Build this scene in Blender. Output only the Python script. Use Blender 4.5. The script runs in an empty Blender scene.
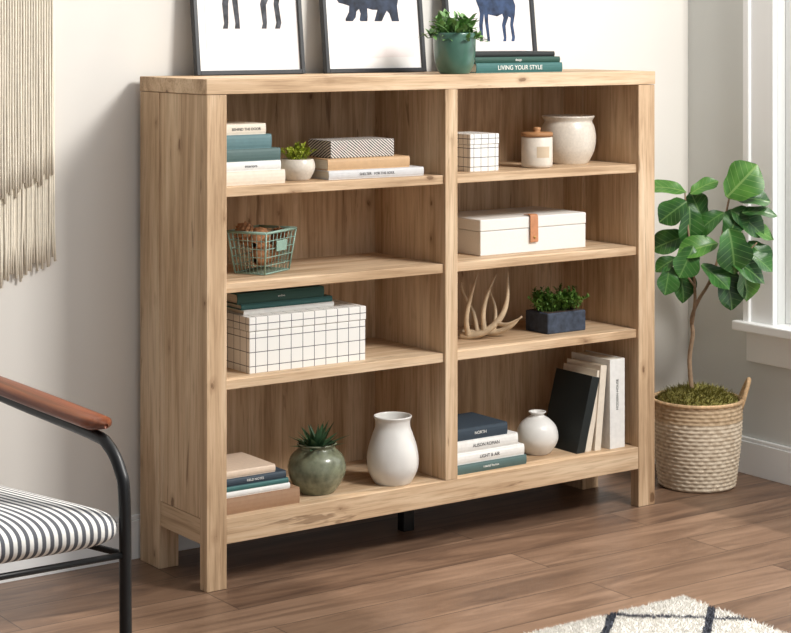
import bpy, math, random
import numpy as np
from mathutils import Vector, Matrix, Euler
random.seed(7)
D2R=math.pi/180
sc=bpy.context.scene
YAW=0.6143

# ------------------------------------------------------------------ helpers
def col(r,g,b):
    def f(c):
        c/=255.0
        return c/12.92 if c<=0.04045 else ((c+0.055)/1.055)**2.4
    return (f(r),f(g),f(b),1.0)

def link(o,parent=None):
    sc.collection.objects.link(o)
    if parent is not None: o.parent=parent
    return o

def root(name,loc=(0,0,0),rz=0.0):
    e=bpy.data.objects.new(name,None); e.empty_display_size=0.05
    e.location=loc; e.rotation_euler=(0,0,rz)
    return link(e)

def mesh(name,V,F,mat,parent=None,smooth=False,loc=None,rot=None,bevel=0,seg=2,sub=0):
    me=bpy.data.meshes.new(name)
    me.from_pydata([tuple(v) for v in V],[],[tuple(f) for f in F]); me.update()
    if smooth:
        me.polygons.foreach_set('use_smooth',[True]*len(me.polygons))
    if mat: me.materials.append(mat)
    o=bpy.data.objects.new(name,me); link(o,parent)
    if loc: o.location=loc
    if rot: o.rotation_euler=rot
    if bevel>0:
        b=o.modifiers.new('bevel','BEVEL'); b.width=bevel; b.segments=seg; b.limit_method='ANGLE'
    if sub:
        s=o.modifiers.new('sub','SUBSURF'); s.levels=sub; s.render_levels=sub
    return o

def boxvf(x0,x1,y0,y1,z0,z1,off=0):
    V=[(x0,y0,z0),(x1,y0,z0),(x1,y1,z0),(x0,y1,z0),(x0,y0,z1),(x1,y0,z1),(x1,y1,z1),(x0,y1,z1)]
    F=[(0,3,2,1),(4,5,6,7),(0,1,5,4),(1,2,6,5),(2,3,7,6),(3,0,4,7)]
    return V,[tuple(i+off for i in f) for f in F]

def box(name,x0,x1,y0,y1,z0,z1,mat,parent=None,bevel=0.0015,**k):
    V,F=boxvf(x0,x1,y0,y1,z0,z1)
    return mesh(name,V,F,mat,parent,bevel=bevel,**k)

def lathe(name,prof,mat,parent=None,seg=72,loc=None,mod=None):
    V=[];F=[]
    n=len(prof)
    for (r,z) in prof:
        for s in range(seg):
            a=2*math.pi*s/seg
            rr=max(r,0.0002)
            V.append((rr*math.cos(a),rr*math.sin(a),z))
    for i in range(n-1):
        for s in range(seg):
            t=(s+1)%seg
            F.append((i*seg+s,i*seg+t,(i+1)*seg+t,(i+1)*seg+s))
    F.append(tuple(reversed(range(seg))))
    F.append(tuple(range((n-1)*seg,n*seg)))
    return mesh(name,V,F,mat,parent,smooth=True,loc=loc)

def spline(pts,n=8):
    """Catmull-Rom through pts (tuples of any length)"""
    P=[np.array(p,float) for p in pts]
    P=[2*P[0]-P[1]]+P+[2*P[-1]-P[-2]]
    out=[]
    for i in range(1,len(P)-2):
        for k in range(n):
            t=k/n
            out.append(0.5*((2*P[i])+(-P[i-1]+P[i+1])*t+(2*P[i-1]-5*P[i]+4*P[i+1]-P[i+2])*t*t+(-P[i-1]+3*P[i]-3*P[i+1]+P[i+2])*t**3))
    out.append(P[-2])
    return out

def smoothprof(prof,n=5):
    return [(max(float(p[0]),0.0),float(p[1])) for p in spline(prof,n)]

def tubevf(pts,rad,seg=8,V=None,F=None):
    if V is None: V=[];F=[]
    pts=[Vector(tuple(p)[:3]) for p in pts]
    n=len(pts)
    if not hasattr(rad,'__len__'): rad=[rad]*n
    t0=(pts[1]-pts[0]).normalized()
    up=Vector((0,0,1)) if abs(t0.z)<0.9 else Vector((1,0,0))
    nrm=t0.cross(up).normalized()
    base=len(V)
    for i in range(n):
        if i==0: t=pts[1]-pts[0]
        elif i==n-1: t=pts[-1]-pts[-2]
        else: t=pts[i+1]-pts[i-1]
        t.normalize()
        nrm=(nrm-t*nrm.dot(t)).normalized()
        b=t.cross(nrm)
        for s in range(seg):
            a=2*math.pi*s/seg
            V.append(tuple(pts[i]+(nrm*math.cos(a)+b*math.sin(a))*rad[i]))
    for i in range(n-1):
        for s in range(seg):
            q=(s+1)%seg
            F.append((base+i*seg+s,base+i*seg+q,base+(i+1)*seg+q,base+(i+1)*seg+s))
    F.append(tuple(base+s for s in reversed(range(seg))))
    F.append(tuple(base+(n-1)*seg+s for s in range(seg)))
    return V,F

def tube(name,pts,rad,mat,parent=None,seg=10,**k):
    V,F=tubevf(pts,rad,seg)
    return mesh(name,V,F,mat,parent,smooth=True,**k)

def leafvf(V,F,base,d,up,L,W,prof,bend=0.2,fold=0.15,cols=4,wave=0.0,UV=None):
    base=Vector(base); d=Vector(d).normalized(); up=Vector(up)
    side=d.cross(up)
    if side.length<1e-3: side=d.cross(Vector((1,0,0)))
    side.normalize(); nrm=side.cross(d).normalized()
    n=len(prof); b0=len(V)
    ph=random.random()*6; fr=random.uniform(7,12)
    for i,w in enumerate(prof):
        t=i/(n-1)
        c=base+d*(L*t)-nrm*(bend*L*t*t)
        for j in range(cols+1):
            s=(j/cols*2-1)
            p=c+side*(s*W*0.5*w)+nrm*(abs(s)*W*0.5*w*fold)+nrm*(wave*L*math.sin(ph+t*fr+s*1.5)*abs(s))
            V.append(tuple(p))
            if UV is not None: UV.append((s*w,t))
    for i in range(n-1):
        for j in range(cols):
            a=b0+i*(cols+1)+j
            F.append((a,a+1,a+cols+2,a+cols+1))

# ------------------------------------------------------------------ materials
def newmat(name):
    m=bpy.data.materials.new(name); m.use_nodes=True
    nt=m.node_tree; b=nt.nodes['Principled BSDF']
    return m,nt,b
def N(nt,t,**k):
    n=nt.nodes.new(t)
    for a,v in k.items(): setattr(n,a,v)
    return n
def simple(name,c,rough=0.5,var=0.08,scale=40,bump=0.0,metal=0.0,spec=0.5,coat=0,stretch=(1,1,1),trans=0):
    m,nt,b=newmat(name)
    tc=N(nt,'ShaderNodeTexCoord'); mp=N(nt,'ShaderNodeMapping'); mp.inputs['Scale'].default_value=stretch
    no=N(nt,'ShaderNodeTexNoise'); no.inputs['Scale'].default_value=scale; no.inputs['Detail'].default_value=5
    nt.links.new(tc.outputs['Object'],mp.inputs[0]); nt.links.new(mp.outputs[0],no.inputs['Vector'])
    rp=N(nt,'ShaderNodeValToRGB')
    rp.color_ramp.elements[0].position=0.3; rp.color_ramp.elements[1].position=0.7
    rp.color_ramp.elements[0].color=tuple(x*(1-var) for x in c[:3])+(1,)
    rp.color_ramp.elements[1].color=tuple(min(1,x*(1+var)) for x in c[:3])+(1,)
    nt.links.new(no.outputs['Fac'],rp.inputs[0]); nt.links.new(rp.outputs[0],b.inputs['Base Color'])
    b.inputs['Roughness'].default_value=rough; b.inputs['Metallic'].default_value=metal
    b.inputs['Specular IOR Level'].default_value=spec
    if coat: b.inputs['Coat Weight'].default_value=coat
    if bump:
        bp=N(nt,'ShaderNodeBump'); bp.inputs['Strength'].default_value=bump; bp.inputs['Distance'].default_value=0.002
        nt.links.new(no.outputs['Fac'],bp.inputs['Height']); nt.links.new(bp.outputs[0],b.inputs['Normal'])
    return m

def wood(name,axis,dark,mid,light,rough=0.55,across=19,along=1.2,crack=True,gain=1.0):
    m,nt,b=newmat(name)
    tc=N(nt,'ShaderNodeTexCoord')
    def mapped(ac,al,off=(0,0,0)):
        mp=N(nt,'ShaderNodeMapping'); s=[ac]*3; s[axis]=al
        mp.inputs['Scale'].default_value=s; mp.inputs['Location'].default_value=off
        nt.links.new(tc.outputs['Object'],mp.inputs[0]); return mp
    def noise(mp,scale=1.0,detail=5,rgh=0.55,dist=0.0):
        n=N(nt,'ShaderNodeTexNoise'); n.inputs['Scale'].default_value=scale; n.inputs['Detail'].default_value=detail
        n.inputs['Roughness'].default_value=rgh; n.inputs['Distortion'].default_value=dist
        nt.links.new(mp.outputs[0],n.inputs['Vector']); return n
    n1=noise(mapped(across,along),1,8,0.66,0.9)
    n2=noise(mapped(5,1.5),1,3)
    mx=N(nt,'ShaderNodeMath',operation='MULTIPLY_ADD'); mx.inputs[1].default_value=0.62
    nt.links.new(n1.outputs['Fac'],mx.inputs[0])
    m3=N(nt,'ShaderNodeMath',operation='MULTIPLY'); m3.inputs[1].default_value=0.38
    nt.links.new(n2.outputs['Fac'],m3.inputs[0]); nt.links.new(m3.outputs[0],mx.inputs[2])
    rp=N(nt,'ShaderNodeValToRGB'); cr=rp.color_ramp
    cr.elements[0].position=0.37; cr.elements[0].color=dark
    cr.elements[1].position=0.61; cr.elements[1].color=light
    e=cr.elements.new(0.49); e.color=mid
    nt.links.new(mx.outputs[0],rp.inputs[0])
    out=rp.outputs[0]
    def mult(out,src,p0,p1,c0,fac):
        r2=N(nt,'ShaderNodeValToRGB'); r2.color_ramp.elements[0].position=p0; r2.color_ramp.elements[1].position=p1
        r2.color_ramp.elements[0].color=c0; r2.color_ramp.elements[1].color=(1,1,1,1)
        nt.links.new(src,r2.inputs[0])
        mm=N(nt,'ShaderNodeMix',data_type='RGBA',blend_type='MULTIPLY'); mm.inputs[0].default_value=fac
        nt.links.new(out,mm.inputs[6]); nt.links.new(r2.outputs[0],mm.inputs[7]); return mm.outputs[2]
    hsrc=n1
    if crack:
        n5=noise(mapped(170,7),1,3,0.6)
        out=mult(out,n5.outputs['Fac'],0.36,0.50,(0.62,0.56,0.5,1),0.52)
        n6=noise(mapped(30,2.6,(3.1,1.7,5.3)),1,4,0.65,0.8)
        out=mult(out,n6.outputs['Fac'],0.31,0.35,(0.34,0.27,0.22,1),0.65)
        mp3=mapped(13,7,(0.3,0.4,0.2))
        vo=N(nt,'ShaderNodeTexVoronoi'); vo.inputs['Scale'].default_value=1.0
        nt.links.new(mp3.outputs[0],vo.inputs['Vector'])
        n4=noise(mp3,3.0,4)
        ad=N(nt,'ShaderNodeMath',operation='MULTIPLY_ADD'); ad.inputs[1].default_value=0.35
        nt.links.new(n4.outputs['Fac'],ad.inputs[0]); nt.links.new(vo.outputs['Distance'],ad.inputs[2])
        out=mult(out,ad.outputs[0],0.22,0.38,(0.5,0.4,0.32,1),0.5)
        out=mult(out,ad.outputs[0],0.22,0.26,(0.3,0.22,0.17,1),0.7)
    nt.links.new(out,b.inputs['Base Color'])
    b.inputs['Roughness'].default_value=rough
    b.inputs['Specular IOR Level'].default_value=0.3
    bp=N(nt,'ShaderNodeBump'); bp.inputs['Strength'].default_value=0.3; bp.inputs['Distance'].default_value=0.001
    nt.links.new(hsrc.outputs['Fac'],bp.inputs['Height']); nt.links.new(bp.outputs[0],b.inputs['Normal'])
    return m

oakd,oakm,oakl=col(164,134,102),col(199,169,136),col(220,195,164)
OAKX=wood('oak_grain_x',0,oakd,oakm,oakl)
OAKY=wood('oak_grain_y',1,oakd,oakm,oakl)
OAKZ=wood('oak_grain_z',2,oakd,oakm,oakl)
WALNUT=wood('walnut_arm',1,col(62,28,14),col(108,54,30),col(138,76,45),rough=0.3,crack=False,across=40,along=1.6)

def floor_mat():
    m,nt,b=newmat('floor_planks')
    tc=N(nt,'ShaderNodeTexCoord')
    br=N(nt,'ShaderNodeTexBrick'); br.offset=0.37; br.squash=1.0
    br.inputs['Scale'].default_value=1.0; br.inputs['Brick Width'].default_value=1.25; br.inputs['Row Height'].default_value=0.15
    br.inputs['Mortar Size'].default_value=0.0014; br.inputs['Mortar Smooth'].default_value=0.1; br.inputs['Bias'].default_value=0.0
    br.inputs['Color1'].default_value=(0,0,0,1); br.inputs['Color2'].default_value=(1,1,1,1); br.inputs['Mortar'].default_value=(0.5,0.5,0.5,1)
    nt.links.new(tc.outputs['Object'],br.inputs['Vector'])
    vm=N(nt,'ShaderNodeVectorMath',operation='MULTIPLY_ADD'); vm.inputs[1].default_value=(7,3,5)
    nt.links.new(br.outputs['Color'],vm.inputs[0]); nt.links.new(tc.outputs['Object'],vm.inputs[2])
    mp=N(nt,'ShaderNodeMapping'); mp.inputs['Scale'].default_value=(2.2,15,15)
    nt.links.new(vm.outputs[0],mp.inputs[0])
    n1=N(nt,'ShaderNodeTexNoise'); n1.inputs['Scale'].default_value=1; n1.inputs['Detail'].default_value=8; n1.inputs['Roughness'].default_value=0.62; n1.inputs['Distortion'].default_value=1.4
    nt.links.new(mp.outputs[0],n1.inputs['Vector'])
    mx=N(nt,'ShaderNodeMath',operation='MULTIPLY_ADD'); mx.inputs[1].default_value=0.20
    nt.links.new(br.outputs['Color'],mx.inputs[0]); nt.links.new(n1.outputs['Fac'],mx.inputs[2])
    rp=N(nt,'ShaderNodeValToRGB'); cr=rp.color_ramp
    cr.elements[0].position=0.36; cr.elements[0].color=col(84,63,50)
    cr.elements[1].position=0.86; cr.elements[1].color=col(150,121,99)
    e=cr.elements.new(0.58); e.color=col(119,93,74)
    nt.links.new(mx.outputs[0],rp.inputs[0])
    mm=N(nt,'ShaderNodeMix',data_type='RGBA'); mm.inputs[7].default_value=col(48,35,28)
    fm=N(nt,'ShaderNodeMath',operation='MULTIPLY'); fm.inputs[1].default_value=0.9
    nt.links.new(br.outputs['Fac'],fm.inputs[0]); nt.links.new(fm.outputs[0],mm.inputs[0])
    nt.links.new(rp.outputs[0],mm.inputs[6]); nt.links.new(mm.outputs[2],b.inputs['Base Color'])
    b.inputs['Roughness'].default_value=0.36; b.inputs['Specular IOR Level'].default_value=0.45
    bp=N(nt,'ShaderNodeBump'); bp.inputs['Strength'].default_value=0.2; bp.inputs['Distance'].default_value=0.001
    nt.links.new(n1.outputs['Fac'],bp.inputs['Height']); nt.links.new(bp.outputs[0],b.inputs['Normal'])
    return m

def grid_mat(name,s,w=0.026):
    m,nt,b=newmat(name)
    tc=N(nt,'ShaderNodeTexCoord'); mp=N(nt,'ShaderNodeMapping'); mp.inputs['Scale'].default_value=(1/s[0],1/s[1],1/s[2])
    nt.links.new(tc.outputs['Object'],mp.inputs[0])
    sp=N(nt,'ShaderNodeSeparateXYZ'); nt.links.new(mp.outputs[0],sp.inputs[0])
    outs=[]
    for i in range(3):
        fr=N(nt,'ShaderNodeMath',operation='FRACT'); nt.links.new(sp.outputs[i],fr.inputs[0])
        su=N(nt,'ShaderNodeMath',operation='SUBTRACT'); su.inputs[1].default_value=0.5; nt.links.new(fr.outputs[0],su.inputs[0])
        ab=N(nt,'ShaderNodeMath',operation='ABSOLUTE'); nt.links.new(su.outputs[0],ab.inputs[0])
        lt=N(nt,'ShaderNodeMath',operation='LESS_THAN'); lt.inputs[1].default_value=w; nt.links.new(ab.outputs[0],lt.inputs[0])
        outs.append(lt)
    a=N(nt,'ShaderNodeMath',operation='MAXIMUM'); nt.links.new(outs[0].outputs[0],a.inputs[0]); nt.links.new(outs[1].outputs[0],a.inputs[1])
    c=N(nt,'ShaderNodeMath',operation='MAXIMUM'); nt.links.new(a.outputs[0],c.inputs[0]); nt.links.new(outs[2].outputs[0],c.inputs[1])
    mm=N(nt,'ShaderNodeMix',data_type='RGBA'); mm.inputs[6].default_value=col(234,232,227); mm.inputs[7].default_value=col(62,62,66)
    nt.links.new(c.outputs[0],mm.inputs[0]); nt.links.new(mm.outputs[2],b.inputs['Base Color'])
    b.inputs['Roughness'].default_value=0.6
    return m

def stripe_mat(name,vec,freq,c1,c2,duty=0.5,distort=0.0,rough=0.85):
    m,nt,b=newmat(name)
    tc=N(nt,'ShaderNodeTexCoord')
    dp=N(nt,'ShaderNodeVectorMath',operation='DOT_PRODUCT'); dp.inputs[1].default_value=vec
    nt.links.new(tc.outputs['Object'],dp.inputs[0])
    src=dp.outputs['Value']
    ml=N(nt,'ShaderNodeMath',operation='MULTIPLY'); ml.inputs[1].default_value=freq; nt.links.new(src,ml.inputs[0])
    if distort:
        no=N(nt,'ShaderNodeTexNoise'); no.inputs['Scale'].default_value=14
        nt.links.new(tc.outputs['Object'],no.inputs['Vector'])
        ma=N(nt,'ShaderNodeMath',operation='MULTIPLY_ADD'); ma.inputs[1].default_value=distort
        nt.links.new(no.outputs['Fac'],ma.inputs[0]); nt.links.new(ml.outputs[0],ma.inputs[2]); ml=ma
    fr=N(nt,'ShaderNodeMath',operation='FRACT'); nt.links.new(ml.outputs[0],fr.inputs[0])
    rp=N(nt,'ShaderNodeValToRGB'); cr=rp.color_ramp
    cr.elements[0].position=duty-0.06; cr.elements[0].color=c1; cr.elements[1].position=duty+0.02; cr.elements[1].color=c2
    e=cr.elements.new(0.0); e.color=c2
    e=cr.elements.new(0.06); e.color=c1
    nt.links.new(fr.outputs[0],rp.inputs[0]); nt.links.new(rp.outputs[0],b.inputs['Base Color'])
    b.inputs['Roughness'].default_value=rough
    no2=N(nt,'ShaderNodeTexNoise'); no2.inputs['Scale'].default_value=500
    nt.links.new(tc.outputs['Object'],no2.inputs['Vector'])
    bp=N(nt,'ShaderNodeBump'); bp.inputs['Strength'].default_value=0.15; bp.inputs['Distance'].default_value=0.001
    nt.links.new(no2.outputs['Fac'],bp.inputs['Height']); nt.links.new(bp.outputs[0],b.inputs['Normal'])
    return m

def fig_mat(name,dark,mid,vein):
    m,nt,b=newmat(name)
    uv=N(nt,'ShaderNodeUVMap'); uv.uv_map='leaf'
    sp=N(nt,'ShaderNodeSeparateXYZ'); nt.links.new(uv.outputs[0],sp.inputs[0])
    ab=N(nt,'ShaderNodeMath',operation='ABSOLUTE'); nt.links.new(sp.outputs[0],ab.inputs[0])
    mid_=N(nt,'ShaderNodeMath',operation='LESS_THAN'); mid_.inputs[1].default_value=0.05; nt.links.new(ab.outputs[0],mid_.inputs[0])
    m1=N(nt,'ShaderNodeMath',operation='MULTIPLY'); m1.inputs[1].default_value=7.0; nt.links.new(sp.outputs[1],m1.inputs[0])
    m2=N(nt,'ShaderNodeMath',operation='MULTIPLY_ADD'); m2.inputs[1].default_value=-1.9; nt.links.new(ab.outputs[0],m2.inputs[0]); nt.links.new(m1.outputs[0],m2.inputs[2])
    fr=N(nt,'ShaderNodeMath',operation='FRACT'); nt.links.new(m2.outputs[0],fr.inputs[0])
    lt=N(nt,'ShaderNodeMath',operation='LESS_THAN'); lt.inputs[1].default_value=0.08; nt.links.new(fr.outputs[0],lt.inputs[0])
    mxm=N(nt,'ShaderNodeMath',operation='MAXIMUM'); nt.links.new(mid_.outputs[0],mxm.inputs[0]); nt.links.new(lt.outputs[0],mxm.inputs[1])
    tc=N(nt,'ShaderNodeTexCoord'); no=N(nt,'ShaderNodeTexNoise'); no.inputs['Scale'].default_value=16; nt.links.new(tc.outputs['Object'],no.inputs['Vector'])
    rp=N(nt,'ShaderNodeValToRGB'); rp.color_ramp.elements[0].position=.35; rp.color_ramp.elements[0].color=dark; rp.color_ramp.elements[1].position=.65; rp.color_ramp.elements[1].color=mid
    nt.links.new(no.outputs['Fac'],rp.inputs[0])
    mm=N(nt,'ShaderNodeMix',data_type='RGBA'); mm.inputs[7].default_value=vein
    f2=N(nt,'ShaderNodeMath',operation='MULTIPLY'); f2.inputs[1].default_value=.38; nt.links.new(mxm.outputs[0],f2.inputs[0])
    nt.links.new(f2.outputs[0],mm.inputs[0]); nt.links.new(rp.outputs[0],mm.inputs[6]); nt.links.new(mm.outputs[2],b.inputs['Base Color'])
    b.inputs['Roughness'].default_value=.38
    b.inputs['Specular IOR Level'].default_value=.45
    bp=N(nt,'ShaderNodeBump'); bp.inputs['Strength'].default_value=.5; bp.inputs['Distance'].default_value=.0015; bp.invert=True
    nt.links.new(mxm.outputs[0],bp.inputs['Height']); nt.links.new(bp.outputs[0],b.inputs['Normal'])
    return m

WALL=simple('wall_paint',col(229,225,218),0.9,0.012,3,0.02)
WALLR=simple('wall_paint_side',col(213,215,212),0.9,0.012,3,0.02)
TRIM=simple('trim_white',col(240,241,240),0.45,0.01,5)
BLACKM=simple('black_metal',col(24,24,25),0.4,0.1,60,metal=0.3)
PAGES=simple('book_pages',col(228,220,203),0.9,0.12,1,0.0,stretch=(2,2,600))
WHITEC=simple('white_ceramic',col(224,222,217),0.28,0.03,25,0.05)
SPECK=simple('speckled_ceramic',col(214,205,192),0.3,0.08,160,0.03)
GREENC=simple('green_glaze',col(116,120,98),0.25,0.35,45,0.1,coat=0.3)
TEALC=simple('teal_glaze',col(66,104,90),0.3,0.15,20,0.05,coat=0.3)
CREAMC=simple('cream_canister',col(214,204,190),0.45,0.06,80)
LIDW=wood('lid_wood',0,col(130,90,58),col(170,125,85),col(195,150,108),crack=False)
SOIL=simple('soil',col(62,46,34),0.95,0.4,120,0.6)
MOSS=simple('moss',col(134,128,66),0.95,0.4,140,0.8)
LEAFD=fig_mat('leaf_fig',col(26,66,24),col(52,102,38),col(130,165,95))
LEAFL=fig_mat('leaf_fig_light',col(58,108,38),col(90,140,56),col(160,186,112))
LEAFF=simple('leaf_fern',col(84,118,46),0.55,0.35,60)
LEAFY=simple('leaf_yellow_green',col(154,166,52),0.55,0.3,60)
LEAFA=simple('leaf_agave',col(58,88,58),0.5,0.3,40)
LEAFS=simple('leaf_succulent',col(100,140,76),0.5,0.3,30)
BARK=simple('bark',col(146,122,98),0.85,0.25,60,0.5)
NAVYP=simple('navy_planter',col(54,63,78),0.75,0.4,70,0.5)
ANT=simple('antler_bone',col(192,170,140),0.5,0.25,30,0.2)
LINEN=simple('linen_white',col(231,228,222),0.85,0.03,300,0.2)
LEATHER=simple('leather_tan',col(190,130,90),0.5,0.1,80,0.1)
MACR=simple('cotton_rope',col(236,227,209),0.95,0.05,80,0.2)
TEALW=simple('wire_teal',col(142,172,158),0.5,0.1,60,metal=0.1)
CONE=simple('pinecone_brown',col(168,118,80),0.8,0.35,60,0.3)
PAPER=simple('print_paper',col(240,238,236),0.8,0.01,4)
PINK=simple('print_tint',col(233,225,223),0.8,0.02,3)
FRAMEB=simple('frame_black',col(42,44,48),0.4,0.1,30)
INK=simple('ink_navy_wash',col(46,62,90),0.8,0.85,30)
INKD=simple('ink_dark_wash',col(42,50,66),0.8,0.9,30)
INKG=simple('ink_gray_wash',col(62,64,70),0.8,0.9,45)
def bm_(n,c,r=0.6): return simple('book_'+n,c,r,0.05,90,0.05)
B_CREAM=bm_('cream',col(226,215,198)); B_TEAL=bm_('teal',col(54,104,102)); B_GREEN=bm_('green',col(34,74,64)); B_WHITE=bm_('white',col(230,229,225))
B_BLUEG=bm_('bluegray',col(92,124,128)); B_SEA=bm_('sea',col(80,104,102)); B_NAVY=bm_('navy',col(52,66,78)); B_BLACK=bm_('black',col(22,30,30)); B_BROWN=bm_('brown',col(158,124,96)); B_TAN=bm_('tan',col(196,160,120)); B_GRAY=bm_('gray',col(204,204,205)); B_PEACH=bm_('peach',col(220,198,176))
TXTW=simple('ink_white',col(240,240,235),0.7,0.0); TXTD=simple('ink_black',col(40,40,45),0.7,0.0)

# ------------------------------------------------------------------ room
WX=1.895; WY=0.362
box('floor',-3.6,WX+0.12,-5.2,WY+0.12,-0.08,0.0,floor_mat(),bevel=0)
box('wall_back',-3.6,WX+0.12,WY,WY+0.12,0,2.7,WALL,bevel=0)
wr=root('wall_right')
WY0,WY1,WZ0,WZ1=-1.25,-0.01,0.454,2.25
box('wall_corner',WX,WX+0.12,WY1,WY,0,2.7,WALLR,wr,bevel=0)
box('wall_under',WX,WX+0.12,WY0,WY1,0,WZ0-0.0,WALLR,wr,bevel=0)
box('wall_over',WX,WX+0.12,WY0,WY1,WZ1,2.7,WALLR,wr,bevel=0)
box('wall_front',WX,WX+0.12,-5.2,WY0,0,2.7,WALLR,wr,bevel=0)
def base(name,x0,x1,y0,y1,along,h=0.108):
    r=root(name)
    box('board',x0,x1,y0,y1,0.0,h-0.012,TRIM,r,bevel=0.001)
    if along=='x': box('cap',x0,x1,y0+0.004,y1,h-0.012,h,TRIM,r,bevel=0.003)
    else: box('cap',x0+0.004,x1,y0,y1,h-0.012,h,TRIM,r,bevel=0.003)
base('baseboard_back',-3.6,WX-0.014,WY-0.014,WY,'x')
base('baseboard_right',WX-0.014,WX,-5.2,WY-0.014,'y')
w=root('window_1')
cx=WX
box('casing_side_a',cx-0.02,cx,WY1,WY1+0.11,WZ0,WZ1+0.11,TRIM,w,bevel=0.003)
box('casing_bead_a',cx-0.03,cx,WY1+0.088,WY1+0.112,WZ0,WZ1+0.112,TRIM,w,bevel=0.003)
box('casing_side_b',cx-0.02,cx,WY0-0.11,WY0,WZ0,WZ1+0.11,TRIM,w,bevel=0.003)
box('casing_top',cx-0.022,cx,WY0,WY1,WZ1,WZ1+0.11,TRIM,w,bevel=0.003)
box('sill',cx-0.05,cx+0.119,WY0-0.14,WY1+0.138,WZ0-0.027,WZ0+0.001,TRIM,w,bevel=0.004)
box('apron',cx-0.018,cx,WY0-0.11,WY1+0.11,WZ0-0.118,WZ0-0.027,TRIM,w,bevel=0.003)
SA=WY1-0.035; SB=WY0+0.035
box('sash_a',cx+0.03,cx+0.07,SA,WY1-0.001,WZ0+0.002,WZ1-0.001,TRIM,w,bevel=0.002)
box('sash_b',cx+0.03,cx+0.07,WY0+0.001,SB,WZ0+0.002,WZ1-0.001,TRIM,w,bevel=0.002)
box('sash_bottom',cx+0.03,cx+0.07,SB+0.0005,SA-0.0005,WZ0+0.002,WZ0+0.05,TRIM,w,bevel=0.002)
box('sash_top',cx+0.03,cx+0.07,SB+0.0005,SA-0.0005,WZ1-0.05,WZ1-0.001,TRIM,w,bevel=0.002)
gm,nt,b=newmat('window_glass')
tr=N(nt,'ShaderNodeBsdfTransparent'); gl=N(nt,'ShaderNodeBsdfGlossy'); gl.inputs['Roughness'].default_value=0.02
mxs=N(nt,'ShaderNodeMixShader'); mxs.inputs[0].default_value=0.05
nt.links.new(tr.outputs[0],mxs.inputs[1]); nt.links.new(gl.outputs[0],mxs.inputs[2]); nt.links.new(mxs.outputs[0],nt.nodes['Material Output'].inputs[0])
mesh('glass',[(cx+.05,SB-.005,WZ0+.045),(cx+.05,SA+.005,WZ0+.045),(cx+.05,SA+.005,WZ1-.045),(cx+.05,SB-.005,WZ1-.045)],[(0,1,2,3)],gm,w)

# ------------------------------------------------------------------ bookcase
W,Dp,H=1.419,0.336,1.20
bk=root('bookcase')
P=0.054; RP=0.060; TU=1.164
for nm,x0,x1 in (('left',0,P),('right',W-RP,W)):
    box('post_front_'+nm,x0,x1,0.001,0.034,0,TU-0.0012,OAKZ,bk)
    box('post_rear_'+nm,x0,x1,0.236,Dp,0,TU-0.0012,OAKZ,bk)
    box('side_rail_low_'+nm,x0+0.003,x1-0.003,0.034,0.236,0.105,0.165,OAKY,bk)
    box('side_panel_'+nm,x0+0.0025,x1-0.003,0.034,0.236,0.1665,TU-0.0012,OAKZ,bk,bevel=0.001)
box('top_slab',-0.001,W+0.001,0,Dp,TU,1.20,OAKX,bk,bevel=0.0012)
box('bottom_rail_front',P,W-RP,0.002,0.03,0.105,0.165,OAKX,bk)
box('bottom_shelf',P,W-RP,0.03,0.32,0.135,0.165,OAKX,bk,bevel=0)
box('bottom_rail_back',P,W-RP,0.30,0.32,0.105,0.135,OAKX,bk)
box('divider',0.696,0.735,0.0015,0.32,0.165,TU,OAKZ,bk)
box('back_panel',P-0.001,W-RP+0.001,0.32,0.332,0.12,TU,OAKZ,bk,bevel=0)
for z in (0.944,0.717,0.489):
    box('shelf',P,0.696,0.010,0.32,z-0.023,z,OAKX,bk)
    box('shelf',0.735,W-RP,0.010,0.32,z-0.023,z,OAKX,bk)
box('support_foot',0.682,0.716,0.165,0.195,0,0.105,BLACKM,bk,bevel=0.002)
box('support_plate',0.66,0.744,0.15,0.21,0.105,0.135,BLACKM,bk)

# ------------------------------------------------------------------ generic book
def add_book(parent,x0,x1,y0,y1,z0,t,cm,pm=PAGES,text=None,tm=None,ts=0.011,rot=0,tx=None):
    xc,yc=(x0+x1)/2,(y0+y1)/2
    L,Wd=(x1-x0)/2,(y1-y0)/2
    c=0.0022
    V=[];F=[]
    for b_ in ((-L,L,-Wd+0.002,Wd,0,c),(-L,L,-Wd+0.002,Wd,t-c,t)):
        v,f=boxvf(*b_,off=len(V)); V+=v;F+=f
    n=7; off=len(V)
    for sx in (-L,L):
        for k in range(n):
            a=-math.pi/2+math.pi*k/(n-1)
            V.append((sx,-Wd+0.004-0.004*math.cos(a),t/2+math.sin(a)*t/2))
        for k in range(n):
            a=math.pi/2-math.pi*k/(n-1)
            V.append((sx,-Wd+0.006-0.004*math.cos(a),t/2+math.sin(a)*(t/2-0.002)))
    m_=2*n
    for k in range(m_):
        q=(k+1)%m_
        F.append((off+k,off+q,off+m_+q,off+m_+k))
    F.append(tuple(off+k for k in reversed(range(m_)))); F.append(tuple(off+m_+k for k in range(m_)))
    o=mesh('book_cover',V,F,cm,parent,loc=(xc,yc,z0),rot=(0,0,rot))
    v,f=boxvf(-L+0.004,L-0.004,-Wd+0.004,Wd-0.004,c*0.9,t-c*0.9)
    mesh('book_pages',v,f,pm,parent,loc=(xc,yc,z0),rot=(0,0,rot))
    if text:
        cu=bpy.data.curves.new('title',type='FONT'); cu.body=text; cu.size=ts; cu.extrude=0.0002
        cu.align_x='CENTER'; cu.align_y='CENTER'; cu.materials.append(tm)
        to=bpy.data.objects.new('spine_title',cu); link(to,o)
        to.location=((tx or 0),-Wd-0.0004,t/2); to.rotation_euler=(math.pi/2,0,0)
    return o

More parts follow.
